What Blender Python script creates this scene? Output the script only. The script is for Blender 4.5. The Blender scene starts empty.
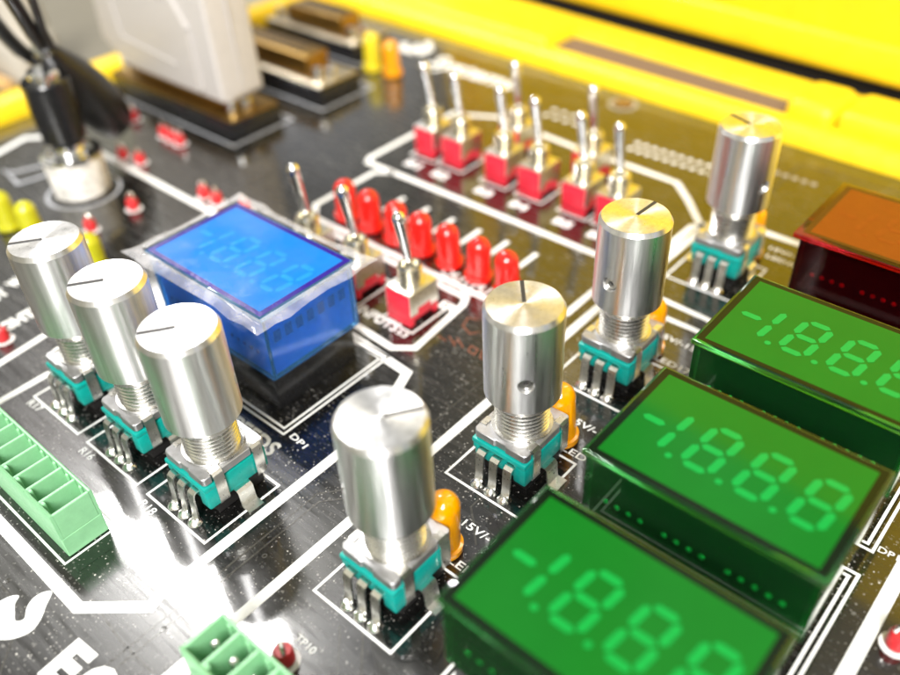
import bpy, bmesh, math, random
from mathutils import Vector, Matrix
# One Blender unit is one centimetre; X runs along the displays' long side, Y away from the camera, Z up off the board.
random.seed(11)
PI = math.pi
S = bpy.context.scene
S.unit_settings.system = 'METRIC'
S.unit_settings.scale_length = 0.01
C = S.collection
R = math.radians

# ------------------------------------------------------------------ materials
M = {}
def nmat(name):
    m = bpy.data.materials.new(name); m.use_nodes = True
    nt = m.node_tree
    b = nt.nodes['Principled BSDF']
    M[name] = m
    return m, nt, b
def noise(nt, scale, detail=4, stretch=None, rough=.6):
    tc = nt.nodes.new('ShaderNodeTexCoord')
    mp = nt.nodes.new('ShaderNodeMapping')
    nt.links.new(tc.outputs['Object'], mp.inputs['Vector'])
    if stretch: mp.inputs['Scale'].default_value = stretch
    n = nt.nodes.new('ShaderNodeTexNoise')
    n.inputs['Scale'].default_value = scale; n.inputs['Detail'].default_value = detail; n.inputs['Roughness'].default_value = rough
    nt.links.new(mp.outputs[0], n.inputs['Vector'])
    return n
def ramp(nt, src, stops):
    r = nt.nodes.new('ShaderNodeValToRGB')
    e = r.color_ramp.elements
    while len(e) < len(stops): e.new(.5)
    for i, (p, c) in enumerate(stops):
        e[i].position = p
        e[i].color = (c, c, c, 1) if not hasattr(c, '__len__') else (*c, 1)
    nt.links.new(src, r.inputs[0])
    return r
def plain(name, col, rough=.4, metal=0, spec=.5, coat=0, trans=0, ior=1.5, var=.12, rvar=.1, scale=6, bump=0, bscale=40, sss=0):
    m, nt, b = nmat(name)
    n = noise(nt, scale)
    lo = tuple(c*(1-var) for c in col); hi = tuple(min(1, c*(1+var)) for c in col)
    r = ramp(nt, n.outputs['Fac'], [(.3, lo), (.7, hi)])
    nt.links.new(r.outputs[0], b.inputs['Base Color'])
    n2 = noise(nt, scale*2.3, 6)
    rr = ramp(nt, n2.outputs['Fac'], [(.3, max(.02, rough-rvar)), (.7, min(1, rough+rvar))])
    nt.links.new(rr.outputs[0], b.inputs['Roughness'])
    b.inputs['Metallic'].default_value = metal
    b.inputs['Specular IOR Level'].default_value = spec
    b.inputs['Coat Weight'].default_value = coat
    b.inputs['Transmission Weight'].default_value = trans
    b.inputs['IOR'].default_value = ior
    if sss:
        b.inputs['Subsurface Weight'].default_value = sss
        b.inputs['Subsurface Radius'].default_value = (.15, .1, .06)
    if bump:
        nb = noise(nt, bscale, 4)
        bp_ = nt.nodes.new('ShaderNodeBump'); bp_.inputs['Strength'].default_value = bump; bp_.inputs['Distance'].default_value = .02
        nt.links.new(nb.outputs['Fac'], bp_.inputs['Height']); nt.links.new(bp_.outputs[0], b.inputs['Normal'])
    return m

# black solder mask: gloss varies with wiping smears along X, dust specks and lint lie on it
def board_material():
    m, nt, b = nmat('solder_mask')
    tc = nt.nodes.new('ShaderNodeTexCoord')
    def dust(scale, size, gate, seed):
        mp = nt.nodes.new('ShaderNodeMapping'); mp.inputs['Location'].default_value = (seed, seed*.7, 0)
        nt.links.new(tc.outputs['Object'], mp.inputs['Vector'])
        nz = nt.nodes.new('ShaderNodeTexNoise'); nz.inputs['Scale'].default_value = scale*2; nz.inputs['Detail'].default_value = 1
        nt.links.new(mp.outputs[0], nz.inputs['Vector'])
        ad = nt.nodes.new('ShaderNodeVectorMath'); ad.operation = 'MULTIPLY_ADD'
        ad.inputs[1].default_value = (.35/scale,)*3
        nt.links.new(nz.outputs['Color'], ad.inputs[0]); nt.links.new(mp.outputs[0], ad.inputs[2])
        v = nt.nodes.new('ShaderNodeTexVoronoi'); v.inputs['Scale'].default_value = scale
        nt.links.new(ad.outputs[0], v.inputs['Vector'])
        d = nt.nodes.new('ShaderNodeMath'); d.operation = 'LESS_THAN'
        sep = nt.nodes.new('ShaderNodeSeparateColor'); nt.links.new(v.outputs['Color'], sep.inputs[0])
        sz = nt.nodes.new('ShaderNodeMath'); sz.operation = 'MULTIPLY'; sz.inputs[1].default_value = size
        nt.links.new(sep.outputs['Green'], sz.inputs[0])
        nt.links.new(v.outputs['Distance'], d.inputs[0]); nt.links.new(sz.outputs[0], d.inputs[1])
        g = nt.nodes.new('ShaderNodeMath'); g.operation = 'GREATER_THAN'; g.inputs[1].default_value = gate
        nt.links.new(sep.outputs['Red'], g.inputs[0])
        mu = nt.nodes.new('ShaderNodeMath'); mu.operation = 'MULTIPLY'
        nt.links.new(d.outputs[0], mu.inputs[0]); nt.links.new(g.outputs[0], mu.inputs[1])
        mu2 = nt.nodes.new('ShaderNodeMath'); mu2.operation = 'MULTIPLY'
        nt.links.new(mu.outputs[0], mu2.inputs[0]); nt.links.new(sep.outputs['Blue'], mu2.inputs[1])
        return mu2
    d1 = dust(9.5, .26, .40, 3.1); d2 = dust(21, .40, .34, 9.4); d3 = dust(3.4, .14, .58, 5.5)
    a = nt.nodes.new('ShaderNodeMath'); a.operation = 'ADD'; nt.links.new(d1.outputs[0], a.inputs[0]); nt.links.new(d2.outputs[0], a.inputs[1])
    a2 = nt.nodes.new('ShaderNodeMath'); a2.operation = 'ADD'; a2.use_clamp = True
    nt.links.new(a.outputs[0], a2.inputs[0]); nt.links.new(d3.outputs[0], a2.inputs[1])
    cl = noise(nt, .55, 7)
    clr = ramp(nt, cl.outputs['Fac'], [(.38, .18), (.62, .95)])
    mm = nt.nodes.new('ShaderNodeMath'); mm.operation = 'MULTIPLY'
    nt.links.new(a2.outputs[0], mm.inputs[0]); nt.links.new(clr.outputs[0], mm.inputs[1])
    hz = noise(nt, 1.1, 6)
    film = ramp(nt, hz.outputs['Fac'], [(.35, (.0022, .0021, .002)), (.75, (.008, .0076, .007))])
    mix = nt.nodes.new('ShaderNodeMixRGB'); mix.inputs[2].default_value = (.62, .60, .56, 1)
    nt.links.new(mm.outputs[0], mix.inputs[0]); nt.links.new(film.outputs[0], mix.inputs[1])
    nt.links.new(mix.outputs[0], b.inputs['Base Color'])
    sm = noise(nt, 3.2, 6, (.22, 2.6, 1))
    rr = ramp(nt, sm.outputs['Fac'], [(.3, .16), (.7, .34)])
    nt.links.new(rr.outputs[0], b.inputs['Roughness'])
    fine = noise(nt, 9, 5, (.25, 3, 1))
    bu = nt.nodes.new('ShaderNodeBump'); bu.inputs['Strength'].default_value = .02; bu.inputs['Distance'].default_value = .004
    nt.links.new(fine.outputs['Fac'], bu.inputs['Height']); nt.links.new(bu.outputs[0], b.inputs['Normal'])
    b.inputs['IOR'].default_value = 1.55
    b.inputs['Specular IOR Level'].default_value = .5
    b.inputs['Coat Weight'].default_value = .85; b.inputs['Coat IOR'].default_value = 1.62; b.inputs['Coat Roughness'].default_value = .05
board_material()

def varied(nt, n):
    # each copy takes its own patch of wear
    oi = nt.nodes.new('ShaderNodeObjectInfo'); mp = n.inputs['Vector'].links[0].from_node
    ml = nt.nodes.new('ShaderNodeMath'); ml.operation = 'MULTIPLY'; ml.inputs[1].default_value = 40
    nt.links.new(oi.outputs['Random'], ml.inputs[0]); nt.links.new(ml.outputs[0], mp.inputs['Location'])
def turned_metal(name, col, rough, aniso, streak=.12):
    m, nt, b = nmat(name)
    b.inputs['Metallic'].default_value = 1
    t = nt.nodes.new('ShaderNodeTangent'); t.direction_type = 'RADIAL'; t.axis = 'Z'
    nt.links.new(t.outputs[0], b.inputs['Tangent'])
    b.inputs['Anisotropic'].default_value = aniso
    b.inputs['Anisotropic Rotation'].default_value = .25
    n = noise(nt, 3, 5, (2.2, 2.2, .15))
    rr = ramp(nt, n.outputs['Fac'], [(.3, rough*.8), (.7, rough*1.25)])
    nt.links.new(rr.outputs[0], b.inputs['Roughness'])
    varied(nt, n)
    n2 = noise(nt, 5, 6, (2.5, 2.5, .16)); varied(nt, n2)
    cr = ramp(nt, n2.outputs['Fac'], [(.3, tuple(c*(1-streak) for c in col)), (.7, col)])
    nt.links.new(cr.outputs[0], b.inputs['Base Color'])
    return m
turned_metal('turned_aluminium', (.93, .93, .94), .33, .82, .22)
plain('bushing_metal', (.70, .69, .66), .26, metal=1, var=.04, rvar=.03)
plain('cast_zinc', (.46, .46, .47), .50, metal=1, var=.12, rvar=.06, bump=.12, bscale=25)
plain('tinned_steel', (.78, .77, .73), .30, metal=1, var=.06, rvar=.05)
plain('solder', (.84, .83, .80), .26, metal=1, var=.06, bump=.12, bscale=14)
plain('chrome', (.86, .86, .87), .09, metal=1, rvar=.04)
plain('nickel', (.72, .69, .60), .2, metal=1, var=.12)
plain('gold_shell', (.30, .185, .055), .38, metal=1, var=.25)
plain('flange_nickel', (.62, .55, .42), .34, metal=1, var=.2)
plain('teal_plastic', (.0, .27, .235), .36, var=.12, bump=.05)
plain('black_plastic', (.011, .011, .012), .2, var=.3, bump=.05)
plain('dark_recess', (.006, .005, .005), .6)
plain('indicator_paint', (.02, .018, .018), .5)
plain('red_plastic', (.66, .022, .045), .38, var=.1, bump=.05)
plain('silk_white', (.80, .81, .80), .45, var=.07, scale=14)
plain('silk_grey', (.36, .37, .40), .5, var=.12, scale=14)
plain('silk_dull', (.30, .27, .21), .5, var=.2, scale=14)  # dull print; puts the yellow reflection on the far pad row into its colour
plain('copper_trace', (.045, .043, .038), .22, var=.3)
plain('scratch_rust', (.22, .07, .035), .6, var=.5, scale=25)
plain('red_led', (.90, .018, .012), .14, trans=.35, coat=.5, var=.05, sss=.15)
plain('amber_led', (.95, .40, .0), .15, trans=.3, coat=.5, var=.05, sss=.2)
plain('lime_led', (.62, .60, .02), .16, trans=.3, coat=.5, var=.05, sss=.2)
plain('yellow_led', (.85, .70, .02), .15, trans=.3, coat=.5, var=.05, sss=.2)
plain('terminal_green', (.23, .50, .27), .36, var=.07, bump=.06, sss=.1)
plain('hood_grey', (.47, .445, .425), .5, var=.05, bump=.1)
plain('cream_ceramic', (.60, .58, .55), .32, var=.42, scale=4.5)
plain('bead_red', (.58, .025, .03), .42, var=.15)
plain('case_yellow', (.80, .545, .008), .42, var=.07, rvar=.12, scale=1.2, bump=.18, bscale=14)
plain('slot_brown', (.17, .115, .075), .8, spec=.1)
plain('gap_black', (.020, .015, .011), .8, spec=.1)
plain('rubber_black', (.013, .013, .014), .38, var=.3, bump=.15, bscale=9)
plain('table_grey', (.155, .14, .105), .6, var=.06, scale=.4)
plain('cream_sheet', (.42, .40, .34), .7, var=.03)
plain('white_plug', (.45, .42, .37), .5, var=.05)
plain('tan_plastic', (.62, .38, .14), .5)
# display plastics
plain('green_lens', (.0035, .106, .008), .07, spec=.2, var=.05, rvar=.02, scale=1)
plain('green_digit', (.005, .235, .034), .09, spec=.2, var=.04, rvar=.02)
plain('green_border', (.003, .009, .003), .07, spec=.22, rvar=.02)
plain('green_shell', (.08, .52, .14), .05, trans=.97, ior=1.49, var=.03, rvar=.02)
plain('green_pin', (.02, .75, .26), .3, metal=.2)
plain('green_inner', (.0015, .014, .006), .4, spec=.2)
plain('blue_lens', (.005, .15, .54), .08, spec=.5, var=.05, rvar=.03)
plain('blue_digit', (.008, .20, .61), .12, spec=.5, rvar=.03)
plain('blue_border', (.02, .006, .20), .1)
plain('blue_shell', (.16, .52, 1.0), .07, trans=.88, ior=1.49, var=.03, rvar=.02)
plain('blue_inner', (.006, .26, .95), .35)
plain('blue_pin', (.01, .05, .34), .3)
plain('red_lens', (.15, .020, .003), .06, spec=.5, var=.05, rvar=.02)
plain('red_digit', (.165, .022, .0035), .08, spec=.5)
plain('red_shell', (.24, .006, .015), .05, trans=.97, ior=1.49, rvar=.02)
plain('red_border', (.05, .008, .003), .06, spec=.5, rvar=.02)
plain('red_inner', (.030, .001, .004), .4, spec=.2)
plain('red_pin', (.85, .02, .06), .3, metal=.2)
def film_material():
    m, nt, b = nmat('clear_film')
    out = nt.nodes['Material Output']
    tr = nt.nodes.new('ShaderNodeBsdfTransparent'); tr.inputs[0].default_value = (.97, .97, 1, 1)
    mx = nt.nodes.new('ShaderNodeMixShader')
    b.inputs['Base Color'].default_value = (.80, .80, .84, 1); b.inputs['Roughness'].default_value = .2
    b.inputs['Coat Weight'].default_value = 1
    lw = nt.nodes.new('ShaderNodeLayerWeight'); lw.inputs[0].default_value = .35
    n = noise(nt, 2.5, 5)
    rr = ramp(nt, n.outputs['Fac'], [(.40, .05), (.80, .30)])
    ad = nt.nodes.new('ShaderNodeMath'); ad.operation = 'MULTIPLY_ADD'; ad.inputs[1].default_value = .6; ad.use_clamp = True
    nt.links.new(lw.outputs['Facing'], ad.inputs[0]); nt.links.new(rr.outputs[0], ad.inputs[2])
    nt.links.new(ad.outputs[0], mx.inputs[0]); nt.links.new(tr.outputs[0], mx.inputs[1]); nt.links.new(b.outputs[0], mx.inputs[2])
    nt.links.new(mx.outputs[0], out.inputs['Surface'])
    n3 = noise(nt, 6, 5)
    bu = nt.nodes.new('ShaderNodeBump'); bu.inputs['Strength'].default_value = .2; bu.inputs['Distance'].default_value = .03
    nt.links.new(n3.outputs['Fac'], bu.inputs['Height']); nt.links.new(bu.outputs[0], b.inputs['Normal'])
    # the flat pane over the screen is nearly clear
    m2, nt2, b2 = nmat('clear_pane')
    out = nt2.nodes['Material Output']
    tr = nt2.nodes.new('ShaderNodeBsdfTransparent')
    gl = nt2.nodes.new('ShaderNodeBsdfGlossy'); gl.inputs['Roughness'].default_value = .22
    mx = nt2.nodes.new('ShaderNodeMixShader')
    n = noise(nt2, 1.4, 5); rr = ramp(nt2, n.outputs['Fac'], [(.4, .005), (.8, .07)])
    nt2.links.new(rr.outputs[0], mx.inputs[0]); nt2.links.new(tr.outputs[0], mx.inputs[1]); nt2.links.new(gl.outputs[0], mx.inputs[2])
    nt2.links.new(mx.outputs[0], out.inputs['Surface'])
film_material()

# ------------------------------------------------------------------ mesh helpers
def bm_new(): return bmesh.new()
def box(bm, x0, x1, y0, y1, z0, z1, bevel=0, seg=2):
    t = bmesh.new()
    bmesh.ops.create_cube(t, size=1)
    for v in t.verts:
        v.co = Vector((x0+(v.co.x+.5)*(x1-x0), y0+(v.co.y+.5)*(y1-y0), z0+(v.co.z+.5)*(z1-z0)))
    if bevel: bmesh.ops.bevel(t, geom=t.edges[:], offset=bevel, segments=seg, affect='EDGES', profile=.5)
    merge(bm, t)
def merge(bm, t):
    me = bpy.data.meshes.new('tmp'); t.to_mesh(me); t.free(); bm.from_mesh(me); bpy.data.meshes.remove(me)
def lathe(bm, prof, n=48, cx=0, cy=0, mat=None):
    # prof: list of (r, z); ends with r = 0 close to a point
    t = bmesh.new(); rings = []
    for r, z in prof:
        if r < 1e-6: rings.append([t.verts.new((0, 0, z))])
        else: rings.append([t.verts.new((r*math.cos(2*PI*i/n), r*math.sin(2*PI*i/n), z)) for i in range(n)])
    for a, b in zip(rings, rings[1:]):
        for i in range(n):
            j = (i+1) % n
            if len(a) == 1 and len(b) == 1: continue
            if len(a) == 1: t.faces.new((a[0], b[j], b[i]))
            elif len(b) == 1: t.faces.new((a[i], a[j], b[0]))
            else: t.faces.new((a[i], a[j], b[j], b[i]))
    bmesh.ops.recalc_face_normals(t, faces=t.faces[:])
    mt = mat or Matrix.Identity(4)
    for v in t.verts: v.co = mt @ v.co + Vector((cx, cy, 0))
    merge(bm, t)
def prism(bm, pts, z0, z1, bevel=0, seg=2):
    # polygon in XY raised from z0 to z1
    t = bmesh.new()
    a = [t.verts.new((x, y, z0)) for x, y in pts]; b = [t.verts.new((x, y, z1)) for x, y in pts]
    t.faces.new(a[::-1]); t.faces.new(b)
    for i in range(len(pts)):
        j = (i+1) % len(pts); t.faces.new((a[i], a[j], b[j], b[i]))
    bmesh.ops.recalc_face_normals(t, faces=t.faces[:])
    if bevel: bmesh.ops.bevel(t, geom=t.edges[:], offset=bevel, segments=seg, affect='EDGES', profile=.5)
    merge(bm, t)
def extrude_profile(bm, prof, axis, a0, a1, bevel=0):
    # closed profile of (u, z); axis 'x': u = y, swept along x; axis 'y': u = x, swept along y
    t = bmesh.new()
    f = (lambda u, z, s: (s, u, z)) if axis == 'x' else (lambda u, z, s: (u, s, z))
    a = [t.verts.new(f(u, z, a0)) for u, z in prof]; b = [t.verts.new(f(u, z, a1)) for u, z in prof]
    t.faces.new(a); t.faces.new(b[::-1])
    for i in range(len(prof)):
        j = (i+1) % len(prof); t.faces.new((a[i], b[i], b[j], a[j]))
    bmesh.ops.recalc_face_normals(t, faces=t.faces[:])
    if bevel: bmesh.ops.bevel(t, geom=t.edges[:], offset=bevel, segments=2, affect='EDGES', profile=.5)
    merge(bm, t)
def tube(bm, pts, rad, n=14, cap=True):
    pts = [Vector(p) for p in pts]
    if not hasattr(rad, '__len__'): rad = [rad]*len(pts)
    t = bmesh.new(); rings = []
    up = Vector((0, 0, 1))
    for i, p in enumerate(pts):
        d = (pts[min(i+1, len(pts)-1)]-pts[max(i-1, 0)]).normalized()
        s = d.cross(up)
        if s.length < 1e-3: s = d.cross(Vector((1, 0, 0)))
        s.normalize(); w = d.cross(s)
        rings.append([t.verts.new(p + rad[i]*(math.cos(2*PI*k/n)*s + math.sin(2*PI*k/n)*w)) for k in range(n)])
    for a, b in zip(rings, rings[1:]):
        for k in range(n):
            j = (k+1) % n; t.faces.new((a[k], a[j], b[j], b[k]))
    if cap: t.faces.new(rings[0][::-1]); t.faces.new(rings[-1])
    bmesh.ops.recalc_face_normals(t, faces=t.faces[:])
    merge(bm, t)
def strip(bm, path, width, thick, axis, off=0):
    # thin bent sheet: path of (u, z) swept over +-width/2 along the other axis
    n = len(path); up = []; dn = []
    for i, (u, z) in enumerate(path):
        a = path[max(i-1, 0)]; b = path[min(i+1, n-1)]
        du, dz = b[0]-a[0], b[1]-a[1]; l = math.hypot(du, dz) or 1
        nx, nz = -dz/l*thick/2, du/l*thick/2
        up.append((u+nx, z+nz)); dn.append((u-nx, z-nz))
    prof = up + dn[::-1]
    extrude_profile(bm, prof, axis, off-width/2, off+width/2)
def sphere(bm, c, r, sz=1, n=16):
    lathe(bm, [(r*math.sin(PI*i/(n//2)), c[2]+sz*r*-math.cos(PI*i/(n//2))) for i in range(n//2+1)], n, c[0], c[1])
def obj(name, bm, mat, parent=None, loc=None, smooth=True, angle=32):
    me = bpy.data.meshes.new(name); bm.to_mesh(me); bm.free()
    o = bpy.data.objects.new(name, me); C.objects.link(o)
    me.materials.append(M[mat])
    if smooth:
        for p in me.polygons: p.use_smooth = True
        me.set_sharp_from_angle(angle=R(angle))
    if parent: o.parent = parent
    if loc: o.location = loc
    return o
def thing(name, label, cat, loc=(0, 0, 0), rotz=0, group=None):
    o = bpy.data.objects.new(name, None); C.objects.link(o)
    o.location = loc; o.rotation_euler = (0, 0, rotz); o.empty_display_size = .3
    o['label'] = label; o['category'] = cat
    if group: o['group'] = group
    return o
def structure(o): o['kind'] = 'structure'; return o
def dup(root, label, loc, rotz=0):
    def cp(o, parent):
        c = o.copy(); C.objects.link(c)
        if parent: c.parent = parent
        for ch in o.children: cp(ch, c)
        return c
    r = cp(root, None); r.location = loc; r.rotation_euler = (0, 0, rotz); r['label'] = label
    return r
def child(root, base): return [c for c in root.children if c.name.split('.')[0] == base]

# ------------------------------------------------------------------ table and what lies beyond the case
bm = bm_new(); box(bm, -140, 120, -120, 140, -6.2, -5.2, .1); structure(obj('table', bm, 'table_grey'))

# ------------------------------------------------------------------ circuit board
board = thing('circuit_board', 'glossy black circuit board with white silkscreen lines filling the yellow case', 'circuit board')
bm = bm_new(); box(bm, -22.3, 16, -14, 16.2, -.16, 0, .01, 1); obj('substrate', bm, 'solder_mask', board)

def silk_poly(bm, pts, w, z=.004, closed=False, t=.003):
    pts = [Vector((p[0], p[1])) for p in pts]
    n = len(pts); L = []; Rr = []
    for i in range(n):
        if closed: a, b = pts[i-1], pts[(i+1) % n]
        else: a, b = pts[max(i-1, 0)], pts[min(i+1, n-1)]
        d1 = (pts[i]-a); d2 = (b-pts[i])
        if d1.length < 1e-6: d1 = d2
        if d2.length < 1e-6: d2 = d1
        d1.normalize(); d2.normalize()
        n1 = Vector((-d1.y, d1.x)); n2 = Vector((-d2.y, d2.x))
        m = n1+n2
        m = m.normalized()*(w/2)/max(.35, m.normalized().dot(n1))
        L.append(pts[i]+m); Rr.append(pts[i]-m)
    rng = range(n) if closed else range(n-1)
    for i in rng:
        j = (i+1) % n
        vs = [bm.verts.new((q.x, q.y, z)) for q in (L[i], Rr[i], Rr[j], L[j])]
        f = bm.faces.new(vs)
    bmesh.ops.recalc_face_normals(bm, faces=bm.faces[:])
    for f in bm.faces:
        if f.normal.z < 0: f.normal_flip()
def rect(x0, y0, x1, y1): return [(x0, y0), (x1, y0), (x1, y1), (x0, y1)]

KX, KY = -1.143, (-1.516, 1.544, 4.675, 8.985)          # pots beside the displays
LX, LY = (-4.817, -6.77, -8.723), -2.055                # pots at the left
DX, DY = .62, (-2.52, .57, 3.66, 7.66)                  # displays
L1, L2, TY = -3.794, -2.546, 7.75

def silk_line(name, pts, w, z=.004, closed=False, mat='silk_white'):
    b = bm_new(); silk_poly(b, pts, w, z, closed)
    bmesh.ops.remove_doubles(b, verts=b.verts[:], dist=1e-5)
    return obj(name, b, mat, board, smooth=False)
silk_line('silkscreen_frame', [(L2, -9), (L2, 10.15), (L2+.75, 10.95), (6, 10.95)], .19)
silk_line('silkscreen_frame', [(-14.5, -4.99), (-4.58, -5.03), (-3.73, -4.31), (L1, -4.1), (L1, .62), (-4.32, 2.01), (-10.4, 2.45)], .20)
silk_line('silkscreen_frame', [(4.647, -9), (4.647, 7.0)], .22)
silk_line('silkscreen_frame', [(-9.6, 2.62), (-9.6, 4.62), (-5.0, 4.62), (-4.88, 4.38), (-4.71, 2.67), (-5.09, 2.38), (-9.0, 2.62)], .16)
silk_line('silkscreen_frame', [(-10.2, 4.86), (-3.55, 4.86), (-2.95, 5.5), (-2.95, 7.3), (-3.3, TY)], .16)
silk_line('silkscreen_frame', [(-10.2, 4.86), (-10.65, 5.3), (-10.65, TY-.3), (-10.2, TY)], .16)
silk_line('silkscreen_frame', [(-11.2, TY), (-3.3, TY), (-2.35, 7.75), (-2.3, 10.2), (-3.23, 11.20), (-3.88, 11.80), (-5.24, 11.86), (-7.06, 11.88), (-10.10, 12.12), (-10.97, 11.66), (-11.35, 11.6), (-11.35, 8.0)], .18, closed=True)
silk_line('silkscreen_frame', [(-20.18, 0.63), (-20.44, 1.66), (-20.71, 2.58), (-20.21, 3.03), (-19.24, 3.50)], .22)
silk_line('silkscreen_frame', [(-18.63, 3.47), (-12.72, 3.40), (-10.31, 3.18)], .20)
silk_line('silkscreen_frame', [(-11.06, -3.46), (-11.25, -1.81), (-11.27, -1.61)], .16)
silk_line('silkscreen_frame', [(-9.97, -3.98), (-10.00, -3.48), (-10.00, -2.50)], .16)
silk_line('silkscreen_frame', [(-1.81, 7.18), (-0.57, 7.13), (-0.23, 7.07)], .13)
silk_line('silkscreen_frame', [(-1.52, 6.65), (-0.59, 6.66), (-0.32, 6.62)], .13)
for x in (-9.05, -8.2, -7.35, -6.5, -5.65, -4.8): silk_line('silkscreen_frame', [(x, 6.15), (x, 6.95)], .13)

for i, y in enumerate(KY): silk_line('silkscreen_outline', rect(KX-.869, y-1.007, KX+.76, y+.555), .045, closed=True)
for x in LX: silk_line('silkscreen_outline', rect(x-.869, LY-1.007, x+.76, LY+.555), .045, closed=True)
for y in DY[:3]:
    for d in (0, .11): silk_line('silkscreen_outline', rect(.42+d, y-.19+d, 4.19-d, y+2.35-d), .05, closed=True)
for d in (0, .11): silk_line('silkscreen_outline', rect(-9.15+d, -.64+d, -4.94-d, 2.13-d), .042, closed=True)
silk_line('silkscreen_outline', rect(-11, -4.74, -5.47, -3.78), .04, closed=True)
silk_line('silkscreen_outline', rect(-2.2, -4.74, 3, -3.80), .04, closed=True)
for x in (-5.53, -7.12, -8.70): silk_line('silkscreen_outline', rect(x-.43, 2.98, x+.45, 4.04), .045, closed=True)
for x in (-10.15, -9.15, -7.65, -6.5, -5.15, -4.15): silk_line('silkscreen_outline', rect(x-.42, 8.83, x+.44, 9.88), .05, closed=True)
silk_line('silkscreen_outline', rect(-22, 6.08, -15.05, 8.35), .08, closed=True, mat='silk_grey')
silk_line('silkscreen_outline', rect(-21.5, 9.3, -14.75, 11.5), .08, closed=True, mat='silk_grey')
silk_line('silkscreen_outline', rect(-21.6, 12.5, -16.4, 14.8), .08, closed=True, mat='silk_grey')
silk_line('silkscreen_outline', [(-18.39, 2.19), (-18.62, 1.94), (-18.87, 1.32), (-19.11, 1.14), (-19.25, 1.18), (-18.13, 1.02), (-17.91, 1.26), (-17.87, 1.99)][:6]+[(-17.93, 1.87)], .12, mat='silk_grey')
jc = (-16.26, 1.95)
silk_line('silkscreen_outline', [(jc[0]+.95*math.cos(a*PI/16), jc[1]+.95*math.sin(a*PI/16)) for a in range(32)], .09, closed=True, mat='silk_grey')

# logo strokes at the lower left and the mark before the word at the far edge
lg = bm_new()
def flat(bm, pts, z=.005):
    f = bm.faces.new([bm.verts.new((x, y, z)) for x, y in pts]); f.normal_update()
    if f.normal.z < 0: f.normal_flip()
def smoothpoly(pts, k=6):
    out = []; n = len(pts)
    for i in range(n):
        p0, p1, p2, p3 = (Vector(pts[(i+d) % n]) for d in (-1, 0, 1, 2))
        for s in range(k):
            t = s/k
            q = .5*((2*p1)+(p2-p0)*t+(2*p0-5*p1+4*p2-p3)*t*t+(3*p1-p0-3*p2+p3)*t**3)
            out.append((q.x, q.y))
    return out
flat(lg, smoothpoly([(-5.15, -5.14), (-4.99, -5.33), (-4.85, -5.48), (-4.76, -5.67), (-4.80, -5.85), (-4.94, -6.03), (-5.20, -6.18), (-5.49, -6.10), (-5.62, -5.85), (-5.60, -5.63), (-5.49, -5.51), (-5.40, -5.62), (-5.25, -5.70), (-5.11, -5.76), (-5.04, -5.66), (-5.19, -5.54), (-5.27, -5.40), (-5.26, -5.25)], 5))
obj('printed_logo', lg, 'silk_white', board, smooth=False)
lg = bm_new()
silk_poly(lg, [(-16.56, 14.94), (-16.13, 14.43), (-15.80, 14.44), (-15.94, 14.91), (-15.42, 14.59), (-15.40, 14.94), (-15.95, 15.49)], .26, z=.0055)
obj('printed_mark', lg, 'silk_white', board, smooth=False)

def via_at(x, y):
    b = bm_new(); lathe(b, [(.02, .003), (.05, .005), (.05, .0035)], 12); o = obj('via', b, 'copper_trace', board); o.location = (x, y, 0)
for q in ((-2.9, -.6), (-2.8, -.8), (-4.2, -6.6), (-13, 4.4), (-12.8, 4.5), (-4.4, 4.4), (-3.0, .6), (-5.9, -5.5), (-8.6, -5.2), (-3.1, -2.6), (-3.25, -4.4), (1, 14.6), (-12.4, 8.2), (-13.4, 9.6), (-11.9, 6.4), (5.4, -1), (5.9, 1.2)): via_at(*q)
def text(body, p0, p1, mat='silk_white', bold=0, fit=True, hscale=1, z=.0055, height=None):
    cu = bpy.data.curves.new('lettering', 'FONT'); cu.body = body; cu.size = 1; cu.offset = bold; cu.resolution_u = 3
    t = bpy.data.objects.new('tmp_text', cu); C.objects.link(t)
    bpy.context.view_layer.update()
    dg = bpy.context.evaluated_depsgraph_get()
    me = bpy.data.meshes.new_from_object(t.evaluated_get(dg))
    bpy.data.objects.remove(t); bpy.data.curves.remove(cu)
    xs = [v.co.x for v in me.vertices]; w = max(xs)-min(xs); x0 = min(xs)
    p0 = Vector((p0[0], p0[1])); p1 = Vector((p1[0], p1[1])); d = p1-p0
    s = d.length/w; a = math.atan2(d.y, d.x)
    hs = (height/.7) if height else s*hscale
    for v in me.vertices:
        x, y = (v.co.x-x0)*s, v.co.y*hs
        v.co = (p0.x+x*math.cos(a)-y*math.sin(a), p0.y+x*math.sin(a)+y*math.cos(a), z)
    me.name = 'lettering'
    o = bpy.data.objects.new('lettering', me); C.objects.link(o); me.materials.append(M[mat]); o.parent = board
    return o
text('SPEEDS', (-6.2, -1.17), (-4.72, -1.17), bold=.03, height=.32)
text('DP1', (-4.81, -0.62), (-4.38, -0.66), height=.13, bold=.01)
text('R18', (-5.61, -3.30), (-5.23, -3.30), height=.15, bold=.01)
text('R16', (-7.55, -3.30), (-7.19, -3.29), height=.15, bold=.01)
text('R17', (-9.52, -3.27), (-9.12, -3.24), height=.15, bold=.01)
text('RE7', (-6.11, -0.19), (-5.77, -0.17), 'silk_dull', height=.13)
for y, n in zip(KY[:3], ('LED15', 'LED16', 'LED17')):
    text(n, (-.78, y+.68), (.0, y+.68), height=.15, bold=.012)
    text('15V/-15V', (-1.08, y+1.36), (-.06, y+1.36), height=.15, bold=.012)
text('LED18', (-.62, 10.0), (.12, 10.0), height=.13, bold=.02)
text('15V/-15V', (-.70, 10.35), (.35, 10.35), height=.13, bold=.02)
text('INPUTS', (-6.6, 2.78), (-5.42, 2.78), bold=.03, height=.27)
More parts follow.
